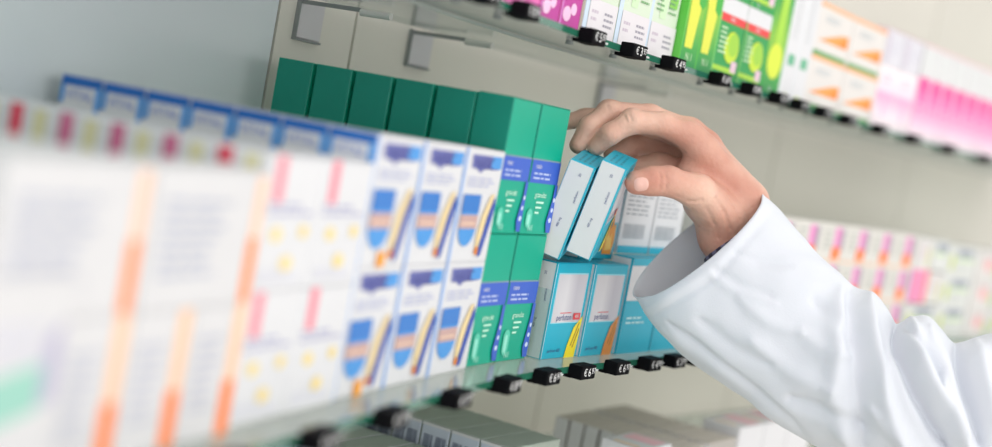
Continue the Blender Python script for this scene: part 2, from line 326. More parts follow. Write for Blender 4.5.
# cartons with orange stripes
oc = C('ff8a3c'); occ = C('ffb98a')
kind('orB', 'striped_carton', (.0495, .030, .0695), {'*': offw}, [('L', 'lines', (.1, .1, .9, .9, 8), C('bcbccd'))], [('F', 'r', (.70, .0, .93, .42), C('ff8020')), ('F', 'r', (.72, .42, .92, 1.0), C('fbcba4')), ('F', 'lines', (.1, .2, .6, .8, 7), C('bdc0d0'))])
kind('orT', 'striped_carton', (.1005, .030, .0680), {'*': offw}, [('L', 'lines', (.1, .1, .9, .8, 8), C('b4b6c8')), ('L', 'r', (.3, .1, .5, .8), C('d8d9e6'))], [('F', 'r', (.87, .0, .96, .5), C('ff8c34')), ('F', 'r', (.875, .5, .96, .97), C('fcd0b2')), ('F', 'lines', (.1, .2, .7, .8, 7), C('b6bacb'))])
# cartons with a mint patch
kind('mint', 'plain_carton', (.068, .036, .090), {'*': offw}, [('L', 'lines', (.1, .4, .9, .8, 4), C('d5d3df'))], [('F', 'p', [(.0, .25), (.8, .38), (.8, .6), (.0, .5)], C('9ccfc0')), ('F', 'p', [(.8, .38), (.95, .42), (.95, .8), (.8, .7)], C('b9b5cc')), ('F', 'lines', (.1, .6, .8, .8, 3), C('d3d2e2'))])
# upper shelf
mg = C('c23a9c'); pk = C('e86bb8')
kind('mag', 'magenta_carton', (.0365, .1, .12), {'*': mg, 'F': mg, 'L': pk}, [('D', 'r', (0, 0, 1, 1), offw)], [('F', 'r', (0, 0, .08, 1), C('d97fcb')), ('F', 'e', (.3, .1, .2, .05), C('f6c9e8')), ('F', 'e', (.6, .14, .15, .04), C('f6c9e8')), ('F', 'lines', (.2, .4, .9, .7, 4), C('e9a6d8'))])
kind('pin', 'pink_carton', (.0365, .1, .12), {'*': pk, 'F': pk, 'L': C('f3c2dc')}, [('D', 'r', (0, 0, 1, 1), offw)], [('F', 'r', (0, 0, .2, 1), C('f4a7d4')), ('F', 'lines', (.3, .3, .9, .7, 4), C('f9d5ec'))])
pg = C('cfeac0'); pg2 = C('8ecf5e')
kind('leaf', 'herbal_carton', (.0590, .1, .12), {'*': white, 'F': C('d6e3cd'), 'L': C('c6dcef')}, [('D', 'r', (0, 0, 1, 1), offw), ('L', 'r', (.9, 0, 1, 1), C('dfeecf'))],
     [('F', 'r', (.0, .0, .12, 1), C('cfdff0')), ('F', 'p', [(.35, .3), (.3, 1), (.7, 1), (.55, .3)], pg), ('F', 'p', [(.62, .4), (.7, 1), (.98, 1), (.9, .4)], pg2), ('F', 'p', [(.14, .5), (.14, 1), (.3, 1), (.22, .5)], pg2),
      ('F', 'r', (.12, .0, 1, .26), C('e2dde1')), ('F', 'lines', (.2, .1, .45, .2, 2), C('c9bcc9')), ('F', 'lines', (.6, .08, .92, .2, 3), C('a09ca8')), ('F', 'lines', (.2, .34, .5, .52, 5), C('7fae7a')), ('F', 'lines', (.62, .34, .9, .52, 5), C('7fae7a'))])
gy = grad('green_to_yellow', [(0, '#158a45'), (.2, '#3fa540'), (.6, '#8ac43c'), (1, '#2f9e3f')], 'Z', 0, .1)
kind('bot', 'syrup_carton', (.0370, .06, .12), {'*': C('169a4a'), 'F': gy, 'L': C('5fbf4a')}, [('D', 'r', (0, 0, 1, 1), offw)],
     [('F', 'p', [(.15, .15), (.1, .55), (.35, .62), (.45, .62), (.75, .5), (.6, .15)], C('dfe24a')), ('F', 'p', [(.55, .5), (.5, .75), (.62, .82), (.62, 1), (.95, 1), (.95, .5), (.8, .46)], C('3fae3c')), ('F', 'p', [(.0, .6), (.3, 1), (.4, 1), (.1, .5)], C('f0ef5a')), ('F', 't', ('N 1', .5, .08, .010), C('d7f2c8'))])
kind('redb', 'lozenge_carton', (.066, .05, .0775), {'*': white, 'F': C('1f9a48'), 'L': C('159048'), 'T': white}, [('D', 'r', (0, 0, 1, 1), offw)],
     [('F', 'r', (0, .80, 1, 1), white), ('F', 'r', (0, .71, 1, .81), C('e33a3a')), ('F', 't', ('NEU', .5, .76, .006), white), ('F', 'e', (.62, .42, .28, .2), C('c6e02c')), ('F', 'e', (.68, .46, .2, .15), C('9ed038')), ('F', 'r', (0, .1, .9, .16), C('a8d63a')), ('F', 'r', (.7, .12, .92, .26), C('e3c3d2')),
      ('F', 'lines', (.12, .3, .45, .66, 6), C('d5f3c8')), ('F', 'r', (.0, 0, .04, .8), C('7fd070')), ('F', 't', ('24', .3, .05, .006), white)])
kind('yg', 'syrup_carton', (.050, .05, .12), {'*': C('4fb83c'), 'F': gy, 'L': C('3fae4a')}, [('D', 'r', (0, 0, 1, 1), offw)], [('F', 'e', (.5, .3, .4, .16), C('d9e83a')), ('F', 'p', [(.3, .45), (.35, 1), (.75, 1), (.7, .45)], C('a6d83a')), ('F', 't', ('N', .5, .05, .008), white)])
kind('tallw', 'tall_white_carton', (.036, .05, .145), {'*': white, 'L': C('e6ebef')}, [('D', 'r', (0, 0, 1, 1), offw), ('L', 'lines', (.2, .3, .8, .9, 14), C('cfd3d8'))], [('F', 'r', (.25, .26, .75, .34), C('5fb38a')), ('F', 'lines', (.3, .45, .7, .9, 10), C('d5d8dc')), ('F', 'e', (.5, .02, .3, .03), C('c4dc62'))])
kind('orar', 'orange_arrow_carton', (.1055, .05, .0585), {'*': C('e2ddd9'), 'T': C('f5b48a')}, [('D', 'r', (0, 0, 1, 1), C('6fb27c'))], [('F', 'r', (0, .0, .95, .1), C('5f9f5a')), ('F', 'r', (0, .93, 1, 1), C('ffba8c')), ('F', 'p', [(.08, .30), (.92, .30), (.92, .56), (.7, .52)], C('ffa14a')), ('F', 'p', [(.6, .3), (.92, .3), (.92, .56)], C('f98c2a')), ('F', 'lines', (.2, .66, .7, .8, 2), C('c3cdd2'))])
kind('palep', 'pink_fade_carton', (.062, .05, .078), {'*': C('e6dcdf'), 'F': grad('pale_pink_fade', [(0, '#e6e2e4'), (.25, '#fbe3ee'), (.55, '#f6a9d0'), (.62, '#fbdcea'), (1, '#fdf3f5')], 'Z', 0, .078)}, [('D', 'r', (0, 0, 1, 1), offw)], [('F', 'r', (.45, .2, .55, .6), C('f7b6d8')), ('F', 'lines', (.2, .72, .8, .9, 2), C('eec3d4'))])
kind('hotp', 'pink_fade_carton', (.044, .05, .082), {'*': C('e6d3dc'), 'F': grad('hot_pink_fade', [(0, '#e6e2e4'), (.2, '#f8d5e8'), (.5, '#f58cc4'), (.88, '#f0509f'), (1, '#f7a9cf')], 'Z', 0, .082)}, [('D', 'r', (0, 0, 1, 1), offw)], [('F', 'r', (.0, .25, .12, .95), C('f9b9dc')), ('F', 'e', (.5, .9, .3, .1), C('f04a98')), ('F', 'lines', (.3, .4, .8, .6, 2), C('f9c6e0'))])
kind('lilac', 'lilac_carton', (.060, .05, .045), {'*': C('dcdae2'), 'T': C('dba9b4')}, [], [('F', 'r', (.1, .1, .2, .9), C('c9b9cc')), ('F', 'lines', (.3, .3, .9, .7, 3), C('dcdae6'))])
kind('frost', 'white_carton', (.054, .05, .042), {'*': C('dededf'), 'T': C('e2b3bb')}, [], [('F', 'lines', (.15, .3, .85, .8, 3), C('dfe3e2')), ('F', 'r', (0, .94, 1, 1), C('efc9ce'))])
# right end of the middle shelf
kind('po', 'pink_orange_carton', (.0785, .05, .047), {'*': C('dedbd5')}, [], [('F', 'r', (.50, .38, .72, .92), C('ee8ccb')), ('F', 'r', (.72, .30, .88, .9), C('a49aa6')), ('F', 'r', (.46, .08, .78, .40), C('ff7a22')), ('F', 'lines', (.08, .3, .42, .85, 4), C('b9bdb6')), ('F', 'r', (0, 0, 1, .05), C('f6c9a8'))])
kind('pp', 'pink_striped_carton', (.058, .05, .047), {'*': C('f2c6dc')}, [], [('F', 'r', (.0, 0, .32, 1), C('f08acb')), ('F', 'r', (.34, 0, .48, 1), C('ff8f7a')), ('F', 'r', (.55, 0, .82, 1), C('f08acb')), ('F', 'r', (.84, 0, 1, 1), C('ff8a62'))])
kind('wg', 'white_green_carton', (.112, .05, .0445), {'*': C('dcdedb')}, [], [('F', 'r', (.3, .66, .85, .88), C('8f97a6')), ('F', 'r', (.1, .2, .22, .7), C('c7d46a')), ('F', 'r', (.3, .5, .9, .6), C('cfe6b4')), ('F', 'lines', (.3, .1, .8, .4, 3), C('c9cfc9'))])
kind('wr', 'white_red_carton', (.095, .05, .0445), {'*': C('dedbd8')}, [], [('F', 'e', (.5, .5, .2, .25), C('f0b6b6')), ('F', 'lines', (.1, .6, .9, .9, 3), C('d2cfce')), ('F', 'r', (.8, .1, .95, .5), C('c2d78a'))])
kind('wg2', 'white_green_carton', (.054, .05, .0445), {'*': C('dcdedb')}, [], [('F', 'r', (.2, .66, .95, .88), C('8f97a6')), ('F', 'r', (.1, .5, .9, .6), C('cfe6b4'))])
kind('wp', 'white_print_carton', (.054, .05, .0445), {'*': C('dfdddb')}, [], [('F', 'lines', (.1, .3, .9, .85, 5), C('d8c6cc')), ('F', 'r', (.7, .1, .85, .7), C('dfe09a'))])
# bottom shelf
gtop = C('a9b3a8', .6); bside = C('ccd4e2'); 
kind('bar', 'barcode_carton', (.092, .0305, .085), {'*': gtop, 'L': bside, 'T': C('b3beb3', .6)}, [('L', 'bars', (.12, .45, .45, .88, 10), C('7f879c')), ('L', 'bars', (.55, .42, .92, .88, 11), C('7f879c')), ('L', 'r', (0, .97, 1, 1), white), ('L', 'lines', (.15, .2, .9, .38, 2), C('9aa0b2')), ('T', 'r', (0, 0, .02, 1), white)], [('F', 'lines', (.1, .2, .9, .8, 5), C('7f8a80'))])
kind('thin', 'thin_grey_carton', (.075, .0155, .075), {'*': C('b5b0aa', .6), 'L': C('dcdbdd'), 'T': C('c9c2b8', .6)}, [], [('F', 'lines', (.1, .2, .9, .8, 5), C('908f90'))])
kind('barlow', 'barcode_carton', (.092, .0305, .065), {'*': gtop, 'L': bside, 'T': C('b3beb3', .6)}, [('L', 'bars', (.12, .45, .45, .88, 10), C('7f879c')), ('T', 'r', (0, 0, .02, 1), white), ('T', 'r', (0, .93, 1, 1), white)], [])
kind('wlow2', 'white_low_carton', (.065, .045, .084), {'*': white}, [('T', 'r', (.5, .1, .95, .9), C('f3c3cc')), ('T', 'r', (.05, .2, .2, .8), C('f0d9c0'))], [])
kind('wlow', 'white_low_carton', (.070, .045, .084), {'*': white}, [('T', 'r', (.5, .1, .95, .9), C('f3c3cc')), ('T', 'r', (.05, .2, .2, .8), C('f0d9c0'))], [])

# ================================================================== PRODUCTS ON THE MIDDLE SHELF
def queue(key, s, z, n, off0, pitch, lab, cat, group, start=0, keys=None):
    for i in range(start, n):
        put(keys[i % len(keys)] if keys else key, s, off0+i*pitch, z, lab(i, n), cat, group, parts=False)
ZT = {}
# teal pair, bottom row and back row
put('tealY', .1855, .024, ZM, 'teal medicine carton with silver panel and yellow arrow, standing on the shelf', 'medicine box')
put('tealO', .2510, .022, ZM, 'teal medicine carton with silver panel and orange arrow, standing on the shelf', 'medicine box')
H1 = ZM+.0820+.0006
put('tealF', .2620, .046, H1, 'teal and silver carton with orange flame hand picture behind the held boxes', 'medicine box')
put('tealW', .3180, .020, ZM, 'white over teal carton with black word, standing right of the orange arrow carton', 'medicine box')
put('tealW', .3885, .020, ZM, 'white over teal carton half hidden by the cuff', 'medicine box')
put('tealW', .4590, .020, ZM, 'teal carton behind the white cuff', 'medicine box')
put('grid', .3320, .046, ZM+.0892, 'white carton with teal top band and small print under the thumb', 'medicine box')
put('grid', .4010, .046, ZM+.0892, 'white carton with small print, right of the one under the thumb', 'medicine box')
for i in range(1, 5):
    for c, s in (('yellow', .1855), ('orange', .2510)):
        put('tealY' if c == 'yellow' else 'tealO', s, .024+i*.0232, ZM, 'teal carton hidden behind the standing one with the %s arrow' % c, 'medicine box', 'teal cartons hidden behind the %s arrow one' % c, parts=False)
# second row behind the two held ones
# green cartons: two columns, two layers
for c, s in enumerate((.0695, .1215)):
    nm = ('left', 'right')[c]
    put('greenL', s, .032, ZM, 'green carton with blue label standing on the shelf, %s one of the lower pair' % nm, 'medicine box')
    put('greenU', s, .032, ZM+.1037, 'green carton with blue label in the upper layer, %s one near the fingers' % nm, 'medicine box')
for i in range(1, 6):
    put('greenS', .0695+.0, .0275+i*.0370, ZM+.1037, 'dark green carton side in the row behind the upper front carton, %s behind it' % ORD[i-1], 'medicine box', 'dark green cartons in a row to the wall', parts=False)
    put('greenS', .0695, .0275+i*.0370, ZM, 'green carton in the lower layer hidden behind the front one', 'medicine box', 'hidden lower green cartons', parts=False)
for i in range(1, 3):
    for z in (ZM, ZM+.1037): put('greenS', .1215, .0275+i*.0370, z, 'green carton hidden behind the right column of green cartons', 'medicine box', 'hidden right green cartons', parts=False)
# blue and white nasal cartons: three columns, two layers, queue behind the left column
for c, s in enumerate((-.1450, -.0738, -.0026)):
    nm = ('nearest the camera', 'in the middle column', 'next to the green cartons')[c]
    put('wbG' if c == 0 else 'wbF', s, .030, ZM, 'blue and white carton in the lower layer, '+nm, 'medicine box')
    put('wbG' if c == 0 else 'wbF', s, .030, ZM+.0830, 'blue and white carton in the upper layer, '+nm, 'medicine box')
for i in range(1, 7):
    put('wbF', -.1450, .030+i*.0338, ZM+.0830, 'white carton with blue top band seen from the side, %s behind the front carton' % ORD[i-1], 'medicine box', 'blue banded carton sides in a row to the wall', parts=False)
    put('wbF', -.1450, .030+i*.0338, ZM, 'blue and white carton in the lower layer hidden behind the front one', 'medicine box', 'hidden lower blue and white cartons', parts=False)
# yellow dotted
for c, s in enumerate((-.2700, -.2078)):
    nm = ('left', 'right')[c]
    put('ydA', s, .028, ZM, 'blurred white carton with yellow dots and pink tab, lower layer, %s column' % nm, 'medicine box')
    put('ydA', s, .028, ZM+.0741, 'blurred white carton with yellow dots and pink tab, upper layer, %s column' % nm, 'medicine box')
for i in range(1, 7):
    put('ydA' if i > 3 else 'ydB', -.2700, .028+i*.0345, ZM+.0741, 'blurred white carton side with pink or red stripe, %s behind the front dotted one' % ORD[i-1], 'medicine box', 'red striped carton sides in a row to the wall', parts=False)
    put('ydA', -.2700, .028+i*.0345, ZM, 'dotted carton in the lower layer hidden behind the front one', 'medicine box', 'hidden lower dotted cartons', parts=False)
# orange striped
for c, s in enumerate((-.3215, -.3720, -.4225)):
    put('orB', s, .024, ZM, 'blurred white carton with orange stripe in the lower layer, %s from the right' % ORD[c], 'medicine box')
for c, s in enumerate((-.3730, -.4750)):
    put('orT', s, .024, ZM+.0701, 'blurred white carton with tall orange stripe in the upper layer, %s one' % ('right', 'left')[c], 'medicine box')
for i in range(1, 7):
    put('orT', -.4750, .024+i*.0306, ZM+.0701, 'blurred pale carton side in the upper layer, %s behind the left orange striped one' % ORD[i-1], 'medicine box', 'pale carton sides in a row to the wall', parts=False)
    put('orB', -.4225, .024+i*.0306, ZM, 'striped carton in the lower layer hidden behind the front one', 'medicine box', 'hidden lower striped cartons', parts=False)
for c, s in enumerate((-.4930, -.5620, -.6310)):
    put('mint', s, .020, ZM, 'strongly blurred white carton with mint green patch, %s from the right' % ORD[c], 'medicine box')
for i in range(1, 5): put('mint', -.6310, .020+i*.0365, ZM, 'blurred plain white carton behind the mint patched ones', 'medicine box', 'plain cartons at the left end', parts=False)
# right end of the middle shelf
for c in range(8):
    s = .500+c*.0795
    for r in range(3):
        put('po', s, .028, ZM+r*.0473, 'blurred white carton with pink and orange bars, %s column from the right, %s layer' % (ORD[7-c], ('bottom', 'middle', 'top')[r]), 'medicine box', 'pink and orange cartons')
s = 1.140
for r, k in enumerate(('wg', 'pp', 'wp')): put(k, s, .028, ZM+r*.0473, 'blurred %s right of the pink and orange ones' % {'wg': 'white and green carton at the bottom', 'pp': 'pink striped carton', 'wp': 'small white printed carton on top'}[k], 'medicine box')
for r, k in ((1, 'wp'), (2, 'wg2')): put(k, 1.199, .028, ZM+r*.0473, 'blurred small white carton %s, right of the %s' % (('in the middle layer', 'pink striped one') if r == 1 else ('on top', 'topmost small printed one')), 'medicine box')
for c, (s, k) in enumerate(((1.256, 'wg'), (1.375, 'wr'), (1.478, 'wg'), (1.600, 'wr'))):
    for r in range(3): put(k, s, .028, ZM+r*.0450, 'blurred white carton with %s print at the right end, %s stack, %s layer' % ('grey and green' if k == 'wg' else 'pale red', ORD[c], ('bottom', 'middle', 'top')[r]), 'medicine box', 'white cartons at the right end of the middle shelf')
# ================================================================== UPPER SHELF
U = .036
for c, s in enumerate((-.187, -.149, -.111, -.073)): put('pin', s+.0, U, ZU, 'pale pink blurred box at the top edge, %s from the left' % ORD[c], 'medicine box')
for c, (s, k) in enumerate(((-.029, 'mag'), (.0085, 'pin'), (.046, 'pin'), (.0835, 'mag'), (.121, 'mag'))):
    put(k, s+.001, U-.004, ZU, '%s box on the upper shelf, %s from the left of the five vivid ones' % ('magenta' if k == 'mag' else 'bright pink', ORD[c]), 'medicine box')
for c, s in enumerate((.1590, .2190)):
    put('leaf', s, U-.006, ZU, 'white and pale green box with leaf print and white base, %s one' % ('left', 'right')[c], 'medicine box')
put('leaf', .2790, U-.004, ZU, 'white and pale green box beside the yellow green bottle boxes', 'medicine box')
for c, s in enumerate((.3395, .3775)): put('bot', s, U-.012, ZU, 'green and yellow box with bottle picture, %s one' % ('left', 'right')[c], 'medicine box')
for c, s in enumerate((.4160, .4830)):
    put('redb', s, U-.010, ZU, 'green box with white cap and red band, %s one' % ('left', 'right')[c], 'medicine box')
    put('redb', s, U-.010, ZU+.0781, 'green box stacked on the %s red banded box at the top edge' % ('left', 'right')[c], 'medicine box')
put('yg', .5505, U-.010, ZU, 'narrow yellow and green box left of the tall white boxes', 'medicine box')
for c, s in enumerate((.602, .639)): put('tallw', s, U-.01, ZU, 'tall white box with small green square, %s one' % ('left', 'right')[c], 'medicine box')
for c, s in enumerate((.6760, .7830)):
    for r in range(2): put('orar', s, U-.01, ZU+r*.0590, 'white box with orange arrow, %s stack, %s one' % (('left', 'right')[c], ('lower', 'upper')[r]), 'medicine box')
for c, s in enumerate((.8900, .9530)):
    put('palep', s, U-.01, ZU, 'pale pink fading carton on the upper shelf, %s one' % ('left', 'right')[c], 'medicine box')
for c in range(3): put('lilac', .8900+c*.0630 if c < 2 else .8900, U-.01 if c < 2 else U+.045, ZU+.0785, 'white and lilac box on top of the pale pink cartons, %s one' % ('left', 'right', 'rear')[c], 'medicine box') if c < 2 else None
for c in range(12):
    put('hotp', 1.0170+c*.0447, U-.01, ZU, 'hot pink fading carton on the upper shelf, %s from the left' % (ORD+['eleventh', 'twelfth'])[c], 'medicine box', 'hot pink cartons')
for c in range(9):
    put('frost', 1.0200+c*.0560, U-.01, ZU+.0825, 'small white box with rosy top above the hot pink cartons, %s from the left' % ORD[c], 'medicine box', 'small white boxes above the hot pink ones')
# ================================================================== BOTTOM SHELF
for i in range(6):
    put('bar', .232, .062+i*.0320, ZB, 'grey topped carton with barcode side, right row, %s from the front' % ORD[i], 'medicine box', 'barcode cartons in the right row', parts=False)
    put('barlow', .137, .062+i*.0320, ZB, 'low grey topped carton in the left row below the shelf edge, %s from the front' % ORD[i], 'medicine box', 'low cartons in the left row', parts=False)
for i in range(8): put('thin', .462, .002+i*.0178, ZB, 'thin pale grey carton on the lower shelf, %s from the front' % ORD[i], 'medicine box', 'thin grey cartons', parts=False)
for i in range(8): put('thin', .545, .002+i*.0178, ZB, 'thin grey carton in the row right of the first thin row', 'medicine box', 'second row of thin cartons', parts=False)
for i, s in enumerate((.385, .630, .702, .774)): put('wlow' if i else 'wlow2', s, .004, ZB, 'white carton with rosy top at the front of the lower shelf, %s from the left' % ORD[i], 'medicine box', parts=False)
# ================================================================== CLEAR DIVIDER beside the green cartons
b = B(); pc = glass('clear_plastic', '#f4fbf9', .8, 1.4, .05, .03, '#dfeee8')
b.box((-.0004, -.010, 0), (.0004, .020, .06), pc); 
o = b.obj('shelf_divider'); sD = .1770; o.location = E(sD, .03, ZM+.0002); o.rotation_euler = (0, 0, frame(sD)); tag(o, 'clear plastic divider between the green and the teal cartons', 'divider')
# ================================================================== HELD CARTONS
def held(u, v, eh, ew, z, label, key):
    o = atz(u, v, z)
    up = (I_R*eh[0]+I_D*eh[1]+I_F*eh[2]).normalized(); x = (I_R*ew[0]+I_D*ew[1]+I_F*ew[2]); x = (x-up*x.dot(up)).normalized(); y = up.cross(x)
    M = Matrix.Identity(4)
    for i in range(3): M[i][0] = x[i]; M[i][1] = y[i]; M[i][2] = up[i]; M[i][3] = o[i]
    return put(key, 0, 0, 0, label, 'medicine box', None, M=M)
hz = -.1020
held(590, 261, (36, -93, -25), (18, -14, 74), -.0940, 'teal carton with white side pinched between thumb and fingers', 'tealY')
held(559, 260, (36, -93, -25), (18, -14, 74), -.0980, 'teal carton with white side, left of the pinched one under the fingertips', 'tealO')
# ================================================================== PERSON
person = link('person', None); person.location = W(1010, 430, 1.12)
tag(person, "person in white coat, arm reaching in from the right, pinching a teal carton", 'person')
skin = mat('skin', '#d9a58c', .45, .35, .10, 25, .6, 320, sss=.12)
def add_skin_detail(m):
    nt = m.node_tree; b = nt.nodes['Principled BSDF']; tc = nt.nodes.new('ShaderNodeTexCoord')
    n = nt.nodes.new('ShaderNodeTexNoise'); n.inputs['Scale'].default_value = 14; n.inputs['Detail'].default_value = 6
    nt.links.new(tc.outputs['Object'], n.inputs['Vector'])
    r = nt.nodes.new('ShaderNodeValToRGB'); r.color_ramp.elements[0].position = .32; r.color_ramp.elements[1].position = .68
    r.color_ramp.elements[0].color = lin('#c48a78'); r.color_ramp.elements[1].color = lin('#e4bda9')
    nt.links.new(n.outputs['Fac'], r.inputs[0]); nt.links.new(r.outputs[0], b.inputs['Base Color'])
add_skin_detail(skin)
MM = .001; HM = .001025
HD = .030
def P(u, v, d): p = W(u, v, d+HD); return np.array(p)
def rcone(X, a, b, ra, rb):             # signed distance to a tapered capsule
    ab = b-a; L2 = ab.dot(ab); t = np.clip(((X-a)@ab)/L2, 0, 1)
    return np.linalg.norm(X-a-t[:, None]*ab, axis=1)-(ra+(rb-ra)*t)
def smin(a, b, k): h = np.clip(.5+.5*(b-a)/k, 0, 1); return b+(a-b)*h-k*h*(1-h)
def chain(X, pts, k=.003):
    d = None
    for (a, ra), (b_, rb) in zip(pts, pts[1:]):
        e = rcone(X, a, b_, ra*HM, rb*HM); d = e if d is None else smin(d, e, k)
    return d
FING = {
 'index': [(P(690, 137, 1.165), 11.5), (P(662, 124, 1.160), 9.8), (P(632, 121.5, 1.155), 9.9), (P(610, 134, 1.152), 8.6), (P(596, 147, 1.158), 7.4)],
 'middle': [(P(690, 133, 1.187), 11.5), (P(650, 116, 1.182), 9.8), (P(609, 112.5, 1.172), 9.9), (P(589, 127, 1.163), 8.6), (P(578, 145, 1.163), 7.4)],
 'ring': [(P(694, 140, 1.208), 11), (P(655, 128, 1.206), 9.2), (P(612, 117, 1.200), 9.2), (P(585, 118, 1.198), 7.9), (P(566, 122, 1.196), 6.9)],
 'little': [(P(700, 150, 1.225), 9.5), (P(676, 149, 1.226), 11), (P(650, 143, 1.222), 11), (P(629, 145, 1.215), 10), (P(613, 154, 1.210), 8.5)],
 'thumb': [(P(726, 218, 1.165), 17), (P(698, 192, 1.145), 14.0), (P(668, 181, 1.130), 11.4), (P(652, 181, 1.126), 11.0), (P(637, 182.5, 1.122), 10.0)],
}
PALM = [[(P(744, 203, 1.185), 19), (P(702, 150, 1.167), 13.5), (P(688, 134, 1.166), 11)],
        [(P(744, 203, 1.190), 19), (P(704, 146, 1.190), 13.5), (P(690, 131, 1.188), 11)],
        [(P(742, 212, 1.200), 18), (P(704, 152, 1.208), 13.5), (P(693, 138, 1.208), 10.5)],
        [(P(738, 222, 1.200), 17), (P(706, 164, 1.222), 13.5), (P(698, 150, 1.224), 9.5)],
        [(P(726, 232, 1.178), 19), (P(704, 200, 1.165), 17), (P(690, 172, 1.172), 12)],
        [(P(716, 220, 1.190), 18), (P(696, 186, 1.200), 16), (P(690, 168, 1.215), 11)],
        [(P(692, 176, 1.190), 12), (P(660, 166, 1.200), 11), (P(630, 166, 1.205), 8)],
        [(P(742, 207, 1.182), 20), (P(760, 248, 1.175), 17), (P(822, 330, 1.15), 24)],
        [(P(722, 238, 1.175), 20), (P(744, 272, 1.17), 19), (P(800, 356, 1.145), 24)]]
GROOVES = []
def hand_sdf(X):
    p = None
    for c in PALM:
        e = chain(X, c, .006); p = e if p is None else smin(p, e, .009)
    f = None
    for n in ('index', 'middle', 'ring', 'little'):
        e = chain(X, FING[n], .004); f = e if f is None else smin(f, e, .0014)
    # knuckle swellings and finger creases
    for n in ('index', 'middle'):
        q, r = FING[n][2]; f = smin(f, np.linalg.norm(X-q-np.array(I_D)*-.001, axis=1)-(r*MM-.0004), .004)
    d = smin(p, f, .007)
    t = chain(X, FING['thumb'], .006); d = smin(d, t, .008)
    # tendon grooves at the wrist, web crease
    near = np.abs(d) < .005
    if GROOVES and near.any():
        Xn = X[near]; dn = d[near]
        for a, b_, r, k in GROOVES: dn = -smin(-dn, rcone(Xn, a, b_, r, r), k)
        d = d.copy(); d[near] = dn
    return d
def groove(pl, r, k):                  # a skin crease that follows the surface
    pts = []
    for u, v in pl:
        d = 1.08; dr = np.array(ray(u, v))/F
        for _ in range(60): d += float(hand_sdf((np.array(W(u, v, d)))[None])[0])*.85
        pts.append(np.array(W(u, v, d+.0002)))
    return [(a, b_, r, k) for a, b_ in zip(pts, pts[1:])]
GR = []
for pl_, r_ in (([(716, 198), (724, 212), (730, 228), (732, 242)], .0012), ([(706, 208), (714, 224), (718, 238)], .0010), ([(727, 196), (735, 208), (741, 222)], .0008), ([(659, 171), (661, 180), (659, 190)], .0010), ([(664, 172), (667, 181), (665, 190)], .0008),
    ([(629, 114), (632, 121)], .0008), ([(624, 115), (627, 122)], .0008), ([(607, 105), (609, 110)], .0008), ([(676, 196), (690, 202), (702, 200)], .0009)): GR += groove(pl_, r_, .0016)
GROOVES += GR
def isosurface(fn, lo, hi, h):
    ax = [np.arange(lo[i], hi[i]+h, h) for i in range(3)]; nx, ny, nz = map(len, ax)
    V = np.empty((nx, ny, nz), np.float32); YY, ZZ = np.meshgrid(ax[1], ax[2], indexing='ij')
    for i, x in enumerate(ax[0]):
        X = np.stack([np.full(YY.size, x), YY.ravel(), ZZ.ravel()], 1); V[i] = fn(X).reshape(ny, nz)
    ins = V < 0; cnt = np.zeros((nx-1, ny-1, nz-1), np.int32); acc = np.zeros((nx-1, ny-1, nz-1, 3), np.float32)
    sl = lambda i, n: slice(i, n-1+i)
    corners = [(i, j, k) for i in (0, 1) for j in (0, 1) for k in (0, 1)]
    for a in corners:
        for axx in range(3):
            if a[axx] == 0:
                b_ = list(a); b_[axx] = 1
                va = V[sl(a[0], nx), sl(a[1], ny), sl(a[2], nz)]; vb = V[sl(b_[0], nx), sl(b_[1], ny), sl(b_[2], nz)]
                c = (va < 0) != (vb < 0); t = np.where(c, va/np.where(c, va-vb, 1), 0)
                for q in range(3): acc[..., q] += np.where(c, a[q]+(t if q == axx else 0), 0)
                cnt += c
    act = cnt > 0; idx = -np.ones(act.shape, np.int64); idx[act] = np.arange(act.sum())
    pos = acc[act]/cnt[act][:, None]; base = np.argwhere(act); verts = (base+pos)*h+np.array([ax[0][0], ax[1][0], ax[2][0]])
    faces = []
    for axx in range(3):
        A = [slice(None)]*3; A[axx] = slice(0, -1); Bs = [slice(None)]*3; Bs[axx] = slice(1, None)
        s0 = ins[tuple(A)]; s1 = ins[tuple(Bs)]; ch = np.argwhere(s0 != s1); o1, o2 = (axx+1) % 3, (axx+2) % 3
        for e in ch:
            if e[o1] == 0 or e[o2] == 0 or e[o1] >= act.shape[o1] or e[o2] >= act.shape[o2] or e[axx] >= act.shape[axx]: continue
            q = []
            for d1, d2 in ((-1, -1), (0, -1), (0, 0), (-1, 0)):
                c = list(e); c[o1] += d1; c[o2] += d2; q.append(int(idx[tuple(c)]))
            if min(q) < 0: continue
            if not ins[tuple(e)]: q = q[::-1]
            faces.append(q)
    return verts, faces
allp = np.array([p for c in list(FING.values())+PALM for p, r in c]); lo = allp.min(0)-.03; hi = allp.max(0)+.03
hv, hf = isosurface(hand_sdf, lo, hi, .0013)
me = bpy.data.meshes.new('hand'); me.from_pydata([tuple(v) for v in hv], [], hf); me.materials.append(skin)
me.polygons.foreach_set('use_smooth', [True]*len(me.polygons)); me.update()
hand = link('hand', me, person); hand.matrix_parent_inverse = Matrix.Translation(-person.location)
sm = hand.modifiers.new('smooth', 'SMOOTH'); sm.factor = .5; sm.iterations = 3
